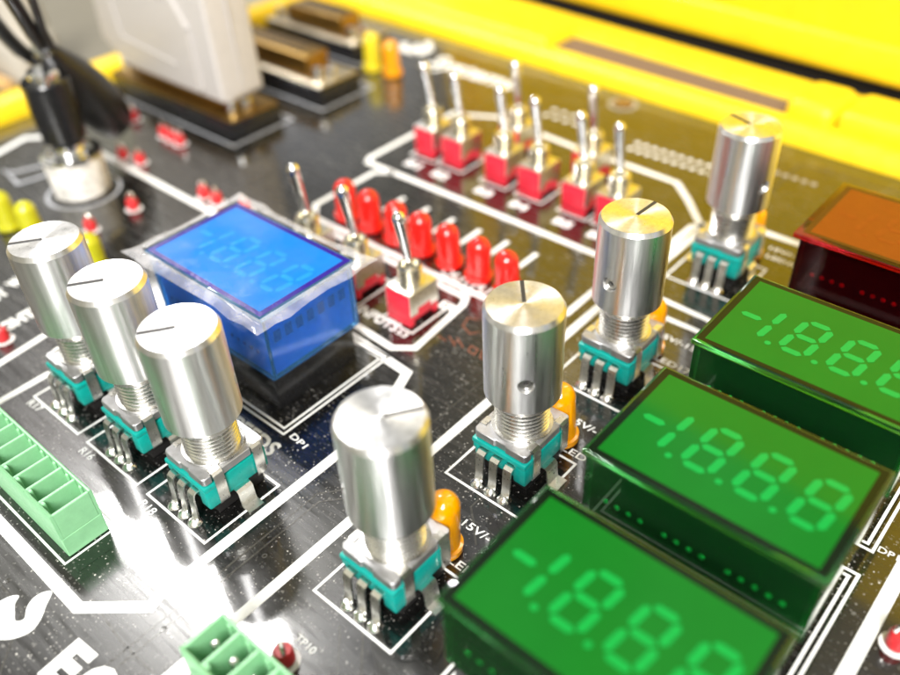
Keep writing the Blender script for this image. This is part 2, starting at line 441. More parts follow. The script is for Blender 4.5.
text('OUTPUTS', (-6.1, 4.98), (-4.25, 4.98), bold=.03, height=.24)
text('ER', (-5.30, 4.01), (-4.88, 4.02), bold=.03, height=.24)
for i, x in enumerate((-9.5, -8.65, -7.8, -6.95, -6.1, -5.25, -4.4)):
    text('LED%d' % (i+4), (x+.0, 4.99+.0), (x+.0, 4.99)) if False else None
    text('D%d' % (i+4), (x+.02, 4.72), (x+.32, 4.72), height=.12, bold=.02)
for i, x in enumerate((-10.15, -9.15, -7.65, -6.5, -5.15, -4.15)):
    text('B%d' % (i+1), (x-.2, 8.28), (x+.32, 8.28), height=.28, bold=.05)
for i, x in enumerate((-5.53, -7.12, -8.70)): text('S%d' % (3-i), (x-.28, 2.76), (x+.04, 2.76), height=.16, bold=.02) if i else text('S3', (-5.38, 2.77), (-5.1, 2.77), height=.16, bold=.02)
text('DP1', (4.24, 3.53), (4.54, 3.54), height=.12, bold=.01)
text('TP10', (-1.63, -3.27), (-1.23, -3.27), height=.12, bold=.02)
text('E', (-4.05, -5.94), (-3.57, -5.90), bold=.05, height=.62)
text('O', (-3.49, -5.91), (-2.90, -5.86), bold=.05, height=.62)
text('O', (-2.48, -4.72), (-1.95, -4.70), bold=.04, height=.40)
text('Systems', (-14.63, 13.94), (-11.05, 13.87), bold=.03, height=.85)
text('IGHT', (-12.02, -2.51), (-12.07, -1.65), bold=.05, height=.34)
text('OT', (-13.26, -2.12), (-13.34, -1.65), bold=.05, height=.34)
text('W', (-13.45, -1.50), (-13.51, -1.20), bold=.05, height=.34)
text('1..0', (-1.66, 13.66), (-1.10, 13.70), 'silk_dull', height=.25, bold=.04) if False else None
for a, b in (((147, 140), (156, 147)), ((160, 146), (186, 158)), ((146, 158), (166, 166)), ((100, 192), (124, 204)), ((140, 205), (156, 213)), ((203, 203), (222, 212))):
    pass

# plated pads in double rows and the faint copper under the mask
PAD = None
def put_pad(x, y, r, mat):
    global PAD
    if PAD is None:
        b = bm_new(); lathe(b, [(r, .002), (r, .007), (r*.45, .008), (0, .004)], 12); PAD = obj('plated_pad', b, 'silk_white', board); o = PAD
    else:
        o = PAD.copy(); C.objects.link(o)
        if mat != 'silk_white': o.data = o.data.copy(); o.data.materials[0] = M[mat]
    o.location = (x, y, 0)
def padrow(x0, x1, y, n, dy, rows=2, r=.085, mat='silk_white'):
    for k in range(rows):
        for i in range(n):
            put_pad(x0+(x1-x0)*i/(n-1), y+k*dy, r, mat)
padrow(-5.85, -3.40, 12.72, 10, .38); padrow(-9.0, -7.95, 13.1, 4, .42); padrow(-2.1, -1.1, 13.8, 5, .3, 1, mat='silk_dull')
for pts in ([(-1.19, 0.42), (-1.19, 0.23), (-0.99, 0.05), (-0.63, -0.31)], [(-1.27, -2.68), (-0.99, -2.96), (-0.58, -3.41)], [(-1.83, -1.65), (-0.84, -2.63), (-0.32, -3.19)], [(-1.04, 3.30), (-0.96, 3.02), (-0.66, 2.74)], [(-4.53, -4.82), (-3.60, -4.92), (-2.37, -4.90)], [(-3.4, -6), (-3.4, -1.2), (-2.9, -.6)], [(-3.25, -6), (-3.25, -1.3), (-2.8, -.8)], [(-8, -5.6), (-5.2, -5.6), (-4.2, -6.6)], [(-9, 3.4), (-12, 3.4), (-13, 4.4), (-13, 6)], [(-9, 3.6), (-11.9, 3.6), (-12.8, 4.5), (-12.8, 6)], [(-3.0, .6), (-3.0, 3.2), (-4.4, 4.4)], [(-1.8, 12), (-1.8, 14.6), (1, 14.6)]):
    silk_line('copper_trace', pts, .035, .003, mat='copper_trace')
for pts in ([(-4.29, 4.18), (-4.50, 4.10), (-4.41, 3.82), (-4.12, 3.71), (-4.00, 3.89)], [(-4.60, 3.25), (-4.36, 3.23)], [(-4.42, 3.39), (-4.11, 3.22)], [(-4.25, 3.45), (-3.94, 3.28)], [(-4.25, 3.28), (-4.10, 3.40)], [(-3.86, 3.43), (-3.80, 3.27), (-3.63, 3.25), (-3.67, 3.42), (-3.86, 3.43)], [(-3.59, 3.48), (-3.48, 3.25), (-3.24, 3.28), (-3.35, 3.51)]):
    silk_line('scratched_stroke', pts, .028, .0065, mat='scratch_rust')

# ------------------------------------------------------------------ potentiometers with turned knobs
def bored(ob, loc, dirv, r, depth):
    b = bm_new()
    lathe(b, [(0, -depth), (r, -depth), (r, depth), (0, depth)], 24, mat=Vector((0, 0, 1)).rotation_difference(Vector(dirv)).to_matrix().to_4x4())
    me = bpy.data.meshes.new('cutter'); b.to_mesh(me); b.free()
    c = bpy.data.objects.new('cutter', me); C.objects.link(c); c.location = loc
    md = ob.modifiers.new('hole', 'BOOLEAN'); md.object = c; md.solver = 'EXACT'
    bpy.context.view_layer.update()
    dg = bpy.context.evaluated_depsgraph_get()
    new = bpy.data.meshes.new_from_object(ob.evaluated_get(dg))
    ob.modifiers.clear(); ob.data = new
    bpy.data.objects.remove(c); bpy.data.meshes.remove(me)
    for p in new.polygons: p.use_smooth = True
    new.set_sharp_from_angle(angle=R(30))
def make_pot(label):
    t = thing('potentiometer', label, 'potentiometer', group='potentiometers with silver knobs')
    b = bm_new(); lathe(b, [(.40, 1.82), (.40, 1.77), (.60, 1.75), (.632, 1.78), (.632, 3.40), (.585, 3.48), (0, 3.482)], 96)
    k = obj('knob', b, 'turned_aluminium', t, angle=30)
    bored(k, (-.60, 0, 2.37), (1, 0, 0), .138, .11)
    b = bm_new(); box(b, .03, .582, -.032, .032, 3.47, 3.486); obj('indicator_line', b, 'indicator_paint', k)
    b = bm_new(); rm = Matrix.Rotation(-PI/2, 4, 'Y')
    lathe(b, [(0, .005), (.045, .005), (.052, .05), (.108, .05), (.122, .03), (.122, -.02)], 20, mat=Matrix.Translation((-.525, 0, 2.37)) @ rm)
    obj('set_screw', b, 'tinned_steel', k)
    b = bm_new(); lathe(b, [(0, .012), (.048, .012)], 6, mat=Matrix.Translation((-.525, 0, 2.37)) @ rm); obj('hex_recess', b, 'dark_recess', k, smooth=False)
    b = bm_new()
    prof = [(0, 1.0), (.52, 1.0), (.52, 1.045)]
    z = 1.05
    for i in range(7): prof += [(.462, z), (.462, z+.018), (.415, z+.045), (.415, z+.055)]; z += .080
    prof += [(.43, z), (.42, z+.02), (.385, z+.03), (.385, 1.80), (0, 1.80)]
    lathe(b, prof, 64); obj('threaded_bushing', b, 'bushing_metal', t, angle=20)
    b = bm_new()
    pl = [(-.545, -.56), (-.48, -.625), (-.10, -.625), (-.09, -.60), (.12, -.60), (.13, -.625), (.50, -.625), (.545, -.58), (.545, -.46), (.50, -.455), (.50, -.25), (.545, -.245), (.545, .33), (.50, .335), (.50, .52), (.545, .525), (.545, .58), (.5, .625), (-.5, .625), (-.545, .58)]
    prism(b, pl, .84, .995, .012, 1)
    obj('top_plate', b, 'cast_zinc', t)
    b = bm_new(); box(b, -.54, .54, -.60, .60, .36, .80, .03); box(b, -.56, .56, -.655, -.3, .70, .815, .03); box(b, .30, .555, -.64, -.3, .30, .72, .04); box(b, -.555, -.42, -.63, -.3, .55, .72, .03)
    obj('body', b, 'teal_plastic', t)
    b = bm_new(); box(b, -.46, .46, -.46, .5, .002, .36, .02); obj('underside', b, 'dark_recess', t)
    for sx, oy in ((1, -.35), (1, .43), (-1, -.35), (-1, .43)):
        b = bm_new(); w = .19
        strip(b, [(sx*.42, 1.005), (sx*.53, 1.0), (sx*.565, .96), (sx*.575, .88), (sx*.575, .36), (sx*.55, .31)], w, .022, 'y', oy)
        obj('crimp_tab', b, 'tinned_steel', t)
    for i in (-1, 0, 1):
        b = bm_new()
        strip(b, [(-.60, .66), (-.70, .675), (-.755, .64), (-.775, .56), (-.79, .2), (-.82, .06), (-.85, .03)], .165, .03, 'x', i*.285)
        l = obj('terminal_lead', b, 'tinned_steel', t)
        b = bm_new(); lathe(b, [(0, .10), (.05, .095), (.09, .06), (.125, .02), (.13, .004)], 20, i*.285, -.845)
        obj('solder_joint', b, 'solder', l)
    for sx in (1, -1):
        b = bm_new()
        strip(b, [(sx*.50, .36), (sx*.60, .37), (sx*.64, .33), (sx*.66, .05), (sx*.68, .012), (sx*.86, .010)], .30, .022, 'y', .0)
        obj('mounting_leg', b, 'tinned_steel', t)
    return t
pots = []
pot_specs = [
    (KX, KY[0], 56, 'potentiometer with tall silver knob nearest the camera, beside the front green display'),
    (KX, KY[1], 131, 'potentiometer with silver knob left of the second green display, dark screw hole facing the camera'),
    (KX, KY[2], 87, 'potentiometer with silver knob between the red toggle switches and the third green display'),
    (KX, KY[3], 160, 'farthest potentiometer with silver knob, near the yellow case edge and the red display'),
    (LX[0], LY, 234, 'potentiometer with bright silver knob in front of the blue display, right one of three'),
    (LX[1], LY, 234, 'potentiometer with bright silver knob standing in the middle of the left row of three'),
    (LX[2], LY, 234, 'potentiometer with bright silver knob at the left edge, beside the lime green lamps'),
]
for i, (x, y, a, lab) in enumerate(pot_specs):
    p = make_pot(lab) if i == 0 else dup(pots[0], lab, (0, 0, 0))
    p.location = (x, y, 0)
    for k in child(p, 'knob'): k.rotation_euler = (0, 0, R(a))
    pots.append(p)

# ------------------------------------------------------------------ panel meters
W, H = 3.5, 2.26
ZT = 2.34
SEG = {'a': ((0, 1), (1, 1)), 'b': ((1, 1), (1, .5)), 'c': ((1, .5), (1, 0)), 'd': ((0, 0), (1, 0)), 'e': ((0, .5), (0, 0)), 'f': ((0, 1), (0, .5)), 'g': ((0, .5), (1, .5))}
def seg(bm, a, b, w, z):
    a, b = Vector(a), Vector(b); d = (b-a).normalized(); n = Vector((-d.y, d.x)); g = .03
    a = a+d*g; b = b-d*g
    pts = [a, a+d*w*.5+n*w*.5, b-d*w*.5+n*w*.5, b, b-d*w*.5-n*w*.5, a+d*w*.5-n*w*.5]
    flat(bm, [(p.x, p.y) for p in pts], z)
def digits(z, w=.118, blank=False):
    bm = bm_new()
    y0, h, dw = .66, .88, .40
    sl = lambda x, y: (x + (y-y0)*.12, y)
    if not blank:
        seg(bm, (.28, 1.12), (.70, 1.12), w, z)
    for s in 'bc':
        (ax, ay), (bx, by) = SEG[s]
        seg(bm, sl(.80, y0+ay*h), sl(.80, y0+by*h), w, z)
    for i in range(3):
        x = 1.17+.755*i
        for s in SEG:
            (ax, ay), (bx, by) = SEG[s]
            seg(bm, sl(x+ax*dw, y0+ay*h), sl(x+bx*dw, y0+by*h), w, z)
    for i in range(3):
        cx = .995+.755*i
        flat(bm, [(cx+.052*math.cos(k*PI/6), .635+.052*math.sin(k*PI/6)) for k in range(12)], z)
    return bm
def ring(bm, x0, y0, x1, y1, ix0, iy0, ix1, iy1, z):
    o = [(x0, y0), (x1, y0), (x1, y1), (x0, y1)]; n = [(ix0, iy0), (ix1, iy0), (ix1, iy1), (ix0, iy1)]
    for i in range(4):
        j = (i+1) % 4
        flat(bm, [o[i], o[j], n[j], n[i]], z)
def shell(bm, x0, x1, y0, y1, z0, z1, t):
    for a in ((x0, x1, y0, y0+t), (x0, x1, y1-t, y1), (x0, x0+t, y0+t+.003, y1-t-.003), (x1-t, x1, y0+t+.003, y1-t-.003)):
        box(bm, *a, z0, z1, .008, 1)
def make_meter(label, c, group=None, flange=.0, base=.95):
    t = thing('panel_meter', label, 'digital display', group=group)
    b = bm_new(); shell(b, .05, W-.05, .05, H-.05, base, 2.225, .06); obj('housing', b, c+'_shell', t)
    b = bm_new()
    box(b, -flange, W+flange, -flange, H+flange, 2.23, 2.335, .025)
    obj('flange', b, c+'_shell', t)
    b = bm_new(); ring(b, .055, .05, W-.055, H-.05, .17, .14, W-.17, H-.15, ZT); obj('bezel_border', b, c+'_border', t, smooth=False)
    b = bm_new(); flat(b, rect(.17, .14, W-.17, H-.15), ZT); f = obj('display_panel', b, c+'_lens', t, smooth=False)
    b = digits(ZT+.003); obj('digit_segments', b, c+'_digit', f, smooth=False)
    b = bm_new(); box(b, .14, W-.14, .14, H-.14, base+.05, 2.18, .02); obj('display_module', b, c+'_inner', t)
    pin = None
    for yy in (.135, H-.135):
        for i in range(15):
            if i in (4, 9): continue
            if pin is None:
                b = bm_new(); lathe(b, [(0, 0), (.035, .01), (.045, .028), (.025, .042), (0, .043)], 10)
                pin = o = obj('module_pin', b, c+'_pin', t)
            else: o = pin.copy(); C.objects.link(o)
            o.location = (.42+i*.19, yy, base+.50); o.rotation_euler = (PI/2 if yy < 1 else -PI/2, 0, 0)
    b = bm_new(); box(b, .12, W-.16, .12, H-.16, .004, base-.004, .02); obj('socket_block', b, 'black_plastic', t)
    return t
g0 = make_meter('green minus 1.8.8.8 display closest to the camera, cut by the bottom edge', 'green', 'green digital displays')
g0.location = (DX, DY[0], 0)
g1 = dup(g0, 'green minus 1.8.8.8 display in the middle of the three green ones', (DX, DY[1], 0))
g2 = dup(g0, 'green minus 1.8.8.8 display next to the red display, paled by yellow reflection', (DX, DY[2], 0))
rd = make_meter('dark red display with orange glossy face beside the farthest silver knob', 'red', flange=.07, base=1.0)
rd.location = (DX+.03, DY[3], 0)
bl = make_meter('bright blue display wrapped in loose clear film behind the left knobs', 'blue', base=.85)
bl.location = (-8.80, -.37, 0)
b = bm_new()
for i in range(7): box(b, W-.10, W-.085, .25+i*.26, .40+i*.26, 1.62, 1.86)
obj('contact_comb', b, 'blue_pin', bl)

# film draped over the blue display: a skirt flaring past its edges and a flat pane
def film(label):
    t = thing('protective_film', label, 'plastic film', loc=(-8.80, -.37, 0))
    bm = bm_new(); rnd = random.Random(5)
    per = []
    N = 22
    for i in range(N): per.append((W*i/N, 0, (0, -1)))
    for i in range(N): per.append((W, H*i/N, (1, 0)))
    for i in range(N): per.append((W-W*i/N, H, (0, 1)))
    for i in range(N): per.append((0, H-H*i/N, (-1, 0)))
    rings = []
    corner = lambda x, y: max(0, 1-math.hypot(min(x, W-x), min(y, H-y))/.9)
    for k in range(5):
        f = k/4; rg = []
        for i, (x, y, nrm) in enumerate(per):
            a = .6*math.sin(i*.31+1)+.15*math.sin(i*.83)
            out = (.22+.14*corner(x, y)+.02*a)*f + .02
            cx, cy = (x-W/2)/(W/2), (y-H/2)/(H/2)
            nx, ny = nrm
            if corner(x, y) > .55: nx, ny = cx*.8, cy*.8
            z = ZT+.012 - .07*f*f + .012*math.sin(i*.33+2)*f + .05*corner(x, y)*f + rnd.uniform(-.006, .006)*f
            rg.append(bm.verts.new((x+nx*out, y+ny*out, z)))
        rings.append(rg)
    n = len(per)
    for a, b_ in zip(rings, rings[1:]):
        for i in range(n):
            j = (i+1) % n; bm.faces.new((a[i], b_[i], b_[j], a[j]))
    obj('film_skirt', bm, 'clear_film', t, angle=60)
    bm = bm_new(); NX, NY = 24, 16; g = {}
    for i in range(NX+1):
        for j in range(NY+1):
            x, y = W*i/NX, H*j/NY
            z = ZT+.014+.008*math.sin(i*.7+j*.4)+.012*math.exp(-((x-.9-.15*y)/.10)**2)
            g[i, j] = bm.verts.new((x, y, z))
    for i in range(NX):
        for j in range(NY): bm.faces.new((g[i, j], g[i+1, j], g[i+1, j+1], g[i, j+1]))
    obj('film_pane', bm, 'clear_pane', t, angle=60)
film('crinkled clear plastic film lying over the top of the blue display')

# ------------------------------------------------------------------ toggle switches
def make_toggle(label, group):
    t = thing('toggle_switch', label, 'toggle switch', group=group)
    b = bm_new(); box(b, -.335, .335, -.435, .435, .14, .80, .015); box(b, -.335, .335, -.435, -.30, .03, .2, .01); box(b, -.335, .335, .30, .435, .03, .2, .01)
    obj('body', b, 'red_plastic', t)
    b = bm_new(); box(b, -.35, .35, -.425, .425, .802, .845, .01)
    for sx in (-1, 1):
        x0, x1 = sorted((sx*.337, sx*.357))
        box(b, x0, x1, -.425, .425, .42, .84, .004, 1); box(b, x0, x1, -.425, -.2, .30, .425, .004, 1); box(b, x0, x1, .2, .425, .30, .425, .004, 1)
    obj('steel_cover', b, 'tinned_steel', t)
    b = bm_new()
    prof = [(.30, .845), (.30, .865), (.265, .87), (.26, .875)]
    z = .865
    for i in range(8): prof += [(.262, z), (.262, z+.016), (.226, z+.034), (.226, z+.042)]; z += .049
    prof += [(.255, z), (.24, z+.03), (.185, z+.03), (.17, z-.10), (0, z-.12)]
    lathe(b, prof, 32); obj('threaded_bushing', b, 'nickel', t, angle=25)
    b = bm_new()
    q = Vector((0, .02, 1.22)); d = (Vector((0, -.23, 2.63))-q); L = d.length; m = Matrix.Translation(q) @ d.to_track_quat('Z', 'Y').to_matrix().to_4x4()
    prof = [(0, 0), (.088, 0), (.092, .25), (.132, L-.24)] + [(.138*math.cos(a*PI/16), L-.14+.14*math.sin(a*PI/16)) for a in range(0, 9)]
    prof[-1] = (0, L)
    lathe(b, prof, 28, mat=m); obj('lever', b, 'chrome', t, angle=40)
    for y in (-.25, 0, .25):
        b = bm_new(); box(b, -.05, .05, y-.03, y+.03, .004, .16); obj('solder_pin', b, 'solder', t)
    return t
near = 'toggle switches along the blue display'; far = 'toggle switches in the far framed group'
tg = make_toggle('red toggle switch standing clear at the right corner of the blue display', near)
tg.location = (-5.53, 3.5, 0)
dup(tg, 'red toggle switch half hidden behind the right rim of the blue display film', (-7.12, 3.5, 0))
dup(tg, 'toggle switch farthest left of the near three, behind the blue display', (-8.70, 3.5, 0))
far_specs = [((-10.15, 9.38), 'red toggle switch at the left end of the far front row'), ((-9.15, 9.38), 'red toggle switch second from the left in the far front row'),
             ((-7.65, 9.36), 'red toggle switch third from the left in the far front row'), ((-6.5, 9.30), 'red toggle switch fourth from the left in the far front row'),
             ((-5.15, 9.30), 'red toggle switch fifth in the far front row, one before its right end'), ((-4.15, 9.30), 'red toggle switch at the right end of the far front row, behind a silver knob'),
             ((-8.28, 10.78), 'toggle switch in the back row, left of the two'), ((-5.83, 10.72), 'toggle switch in the back row, right of the two')]
for (x, y), lab in far_specs:
    o = dup(tg, lab, (x, y, 0), random.uniform(-.05, .05)); o['group'] = far
for o in list(C.objects):
    if o.name.startswith('toggle_switch'):
        for l in child(o, 'lever'):
            ax, ay = random.uniform(-.035, .035), random.uniform(-.035, .035)
            q = Vector((0, .02, 1.22)); rr = Matrix.Rotation(ax, 3, 'X') @ Matrix.Rotation(ay, 3, 'Y')
            l.rotation_euler = rr.to_euler(); l.location = q - rr @ q

# ------------------------------------------------------------------ LEDs
def make_led(label, mat, group=None, h=1.0, r=.25):
    t = thing('indicator_led', label, 'LED', group=group)
    b = bm_new()
    prof = [(0, .06), (r+.05, .06), (r+.05, .17), (r, .18), (r*.97, h-r)] + [(r*.97*math.cos(a*PI/20), h-r+r*math.sin(a*PI/20)) for a in range(1, 11)]
    prof[-1] = (0, h)
    lathe(b, prof, 36); obj('lens', b, mat, t, angle=40)
    for x in (-.12, .12):
        b = bm_new(); box(b, x-.025, x+.025, -.025, .025, .004, .058); obj('wire_leg', b, 'solder', t)
    return t
leds = 'red LEDs in a row between the switches'
words = ['first from the left, half hidden behind the switches', 'second from the left', 'third from the left', 'fourth, in the middle of the row', 'fifth from the left', 'sixth from the left', 'seventh, at the right end by a silver knob']
r0 = None
for x, wd in zip((-9.5, -8.65, -7.8, -6.95, -6.1, -5.25, -4.4), words):
    lab = 'glossy red LED ' + wd
    if r0 is None: r0 = make_led(lab, 'red_led', leds, 1.08, .275); r0.location = (x, 5.36, 0)
    else: dup(r0, lab, (x, 5.36, 0))
a0 = None
for (x, y), lab in zip(((-1.0, -.68), (-.93, 2.44), (-1.02, 5.55), (-.97, 9.83)), ('amber LED behind the nearest silver knob, left of the front green display', 'amber LED behind the knob beside the second green display', 'amber LED peeking out behind the knob beside the third green display', 'amber LED barely visible behind the farthest silver knob')):
    if a0 is None: a0 = make_led(lab, 'amber_led', 'amber LEDs behind the knobs', 1.30, .27); a0.location = (x, y, 0)
    else: dup(a0, lab, (x, y, 0))
y0 = None
for q, lab in zip(((-16.03, -0.23), (-15.01, -0.09), (-12.46, 0.08)), ('lime yellow LED at the left edge below the silver socket', 'lime yellow LED just right of the one at the left edge', 'lime yellow LED showing behind two silver knobs at the left')):
    if y0 is None: y0 = make_led(lab, 'lime_led', 'lime yellow LEDs at the left', 1.05, .27); y0.location = (q[0], q[1], 0)
    else: dup(y0, lab, (q[0], q[1], 0))
l1 = make_led('pale yellow LED beside the gold connectors at the far edge', 'yellow_led', None, 1.3, .27); l1.location = (-15.75, 12.5, 0)
l2 = make_led('orange LED right of the pale yellow one at the far edge', 'amber_led', None, 1.2, .27); l2.location = (-14.85, 12.55, 0)

for o in list(C.objects):
    if o.name.startswith('indicator_led'): o.rotation_euler = (random.uniform(-.05, .05), random.uniform(-.05, .05), random.uniform(-1, 1))

# ------------------------------------------------------------------ green pin headers
def make_header(label, pin_top, n, loc):
    t = thing('terminal_header', label, 'terminal block', loc=loc, group='green pin headers')
    P_ = .405; D = .72; Hh = 1.0; w = .05
    L = P_*n+w
    b = bm_new()
    box(b, 0, L, 0, D, .004, .42, .012, 1)                       # floor
    extrude_profile(b, [(0, .425), (w, .425), (w, Hh-.02), (.015, Hh), (.0, Hh-.03)], 'x', 0, L)
    extrude_profile(b, [(D-w, .425), (D, .425), (D, Hh-.02), (D-.02, Hh), (D-w, Hh)], 'x', 0, L)
    for i in range(n+1):
        box(b, P_*i+(0 if i else .001), P_*i+w, w+.001, D-w-.001, .425, Hh-.015, .008, 1)
        if i < n:
            box(b, P_*i+.19, P_*i+.26, D-w-.045, D-w-.001, .5, Hh-.03, .012, 1)
            box(b, P_*i+.0, P_*i+.12, w+.001, w+.07, .5, Hh-.025, .02, 2) if i else None
    obj('housing', b, 'terminal_green', t)
    for i in range(n):
        b = bm_new(); cx = P_*(i+.5)+w/2
        box(b, cx-.05, cx+.05, .33, .43, .43, pin_top, .02, 2); obj('contact_pin', b, 'solder', t)
    return t
make_header('green pin header at the left edge with open slots', .60, 10, (-5.53-.405*10-.05, -4.62, 0))
make_header('green pin header cut off by the bottom edge, pins visible inside', .88, 8, (-2.13, -4.63, 0))

# ------------------------------------------------------------------ test points
def make_tp(label):
    t = thing('test_point', label, 'test point', group='red test points')
    b = bm_new(); lathe(b, [(0, .03), (.13, .03), (.15, .06), (.15, .24), (.12, .30), (0, .30)], 24); obj('bead', b, 'bead_red', t)
    b = bm_new()
    pts = [(.085*math.cos(a), 0, .34+.13*math.sin(a)) for a in [PI*k/10 for k in range(11)]]
    tube(b, [(.085, 0, .28)]+pts+[(-.085, 0, .28)], .032, 10); obj('wire_loop', b, 'solder', t)
    b = bm_new(); lathe(b, [(.13, .005), (.22, .005), (.22, .008), (.13, .008)], 24); obj('pad_ring', b, 'silk_white', t)
    return t
TP_LIST = [
    ((-19.03, 5.34), 'red test point behind the black cable boot'),
    ((-17.30, 5.26), 'red test point in front of the grey connector, left of the three side by side'),
    ((-16.88, 5.24), 'red test point in front of the grey connector, middle of the three side by side'),
    ((-16.46, 5.23), 'red test point in front of the grey connector, right of the three side by side'),
    ((-17.07, 3.70), 'red test point right of the silver socket, left of a close pair'),
    ((-16.39, 3.83), 'red test point right of the silver socket, right of a close pair'),
    ((-13.31, 3.77), 'red test point above the blue display corner, left of a pair'),
    ((-12.78, 3.79), 'red test point above the blue display corner, right of a pair'),
    ((-11.82, 3.96), 'red test point peeking over the far corner of the blue display'),
    ((-14.31, 2.25), 'lone red test point between the socket and the blue display'),
    ((-14.27, 1.00), 'red test point at the foot of the silver socket, above the left knobs'),
    ((-1.45, -3.57), 'red test point beside the green header at the bottom edge'),
    ((5.01, 2.10), 'red test point by the right edge next to the wide white line'),
    ((-11.79, -2.58), 'red test point at the left edge beside white lettering'),
]
t0 = None
for (x, y), lab in TP_LIST:
    if t0 is None: t0 = make_tp(lab); t0.location = (x, y, 0)
    else: dup(t0, lab, (x, y, 0), random.uniform(-.6, .6))

# ------------------------------------------------------------------ multi-pin connectors
def make_dsub(name, label, x0, x1, y0, y1, pins=True):
    t = thing(name, label, 'connector', group='gold topped connectors')
    L, D = x1-x0, y1-y0; t.location = (x0, y0, 0)
    b = bm_new(); box(b, 0, L, 0, D, .004, .52, .03); obj('black_base', b, 'black_plastic', t)
    b = bm_new(); box(b, .03, L-.03, .03, D-.03, .523, .60, .02); obj('flange_plate', b, 'flange_nickel' if pins else 'gold_shell', t)
    if pins:
        b = bm_new(); prism(b, [(.9, .35), (L-.9, .35), (L-1.0, D-.35), (1.0, D-.35)], .60, 1.22, .05); obj('metal_shell', b, 'gold_shell', t)
        hole = None
        for r_, (o, n) in enumerate(((0, 13), (.1, 12))):
            for i in range(n):
                if hole is None:
                    b = bm_new(); lathe(b, [(.10, 1.222), (.10, 1.228), (.03, 1.226), (0, 1.226)], 10); hole = h = obj('contact_hole', b, 'dark_recess', t)
                else: h = hole.copy(); C.objects.link(h)
                h.location = (1.25+o+i*(L-2.6)/12.5, D*.38+r_*D*.24, 0)
    for x in (.45, L-.45):
        b = bm_new(); lathe(b, [(.20, .60), (.20, .86), (.17, .9), (.08, .9), (.08, .7), (0, .7)], 6, x, D/2); lathe(b, [(.14, .60), (.14, 1.0), (0, 1.02)], 16, x, D*.22)
        obj('jack_screw', b, 'chrome', t)
    return t
make_dsub('multi_pin_connector', 'black based connector with gold flange under the grey plug hood', -21.7, -15.25, 6.3, 8.1, False)
make_dsub('multi_pin_connector', 'open gold connector just behind the grey plug hood', -21.2, -15.0, 9.5, 11.2)
make_dsub('multi_pin_connector', 'open gold connector farthest back, against the yellow case edge', -21.4, -16.7, 12.6, 14.3)
hood = thing('plug_hood', 'large light grey plug hood standing on the connector at the back left', 'plug', loc=(-21.6, 6.45, .66))
b = bm_new()
Lh, Dh = 5.95, 1.5
prof = [(.9, .32), (Lh-.05, .32), (Lh, .42), (Lh-.12, 7.6), (.2, 7.6), (-.25, 1.0)]
t_ = bmesh.new()
va = [t_.verts.new((x, 0, z)) for x, z in prof]; vb = [t_.verts.new((x, Dh, z)) for x, z in prof]
t_.faces.new(va); t_.faces.new(vb[::-1])
for i in range(len(prof)):
    j = (i+1) % len(prof); t_.faces.new((va[i], vb[i], vb[j], va[j]))
bmesh.ops.recalc_face_normals(t_, faces=t_.faces[:])
bmesh.ops.bevel(t_, geom=t_.edges[:], offset=.10, segments=3, affect='EDGES', profile=.5)
merge(b, t_)
obj('shell', b, 'hood_grey', hood)
b = bm_new()
def rib(b, pts, w, y0=-.07):
    for (ax, az), (bx, bz) in zip(pts, pts[1:]):
        d = Vector((bx-ax, bz-az)).normalized(); n = Vector((-d.y, d.x))*w/2
        q = [(ax+n.x, az+n.y), (bx+n.x, bz+n.y), (bx-n.x, bz-n.y), (ax-n.x, az-n.y)]
        tt = bmesh.new()
        f_ = [tt.verts.new((x, y0, z)) for x, z in q]; k_ = [tt.verts.new((x, .02, z)) for x, z in q]
        tt.faces.new(f_); tt.faces.new(k_[::-1])
        for i in range(4): tt.faces.new((f_[i], f_[(i+1) % 4], k_[(i+1) % 4], k_[i]))
        bmesh.ops.recalc_face_normals(tt, faces=tt.faces[:]); merge(b, tt)
rib(b, [(Lh-.95, .55), (Lh-1.0, 2.3), (Lh-1.75, 3.4), (Lh-1.75, 7.4)], .16, -.12)
obj('edge_rib', b, 'hood_grey', hood)
b = bm_new(); rib(b, [(1.0, 2.4), (1.1, 1.3), (3.9, 1.05)], .10, -.05); obj('grip_outline', b, 'hood_grey', hood)
b = bm_new(); rib(b, [(1.9, 3.2), (3.9, 3.0), (3.9, 6.6), (1.9, 6.8), (1.9, 3.2)], .07, -.035); obj('label_frame', b, 'hood_grey', hood)
b = bm_new(); box(b, Lh-.06, Lh+.02, Dh/2-.02, Dh/2+.02, .6, 7.4, .008, 1); obj('mould_seam', b, 'hood_grey', hood)
b = bm_new(); box(b, .9, Lh-.6, .2, Dh-.2, -.03, .40, .03); obj('metal_skirt', b, 'gold_shell', hood)
for x in (.35, Lh-.35):
    b = bm_new(); lathe(b, [(.12, -.0), (.15, .1), (.15, .5), (0, .5)], 14, x, Dh/2); obj('thumb_screw', b, 'chrome', hood)

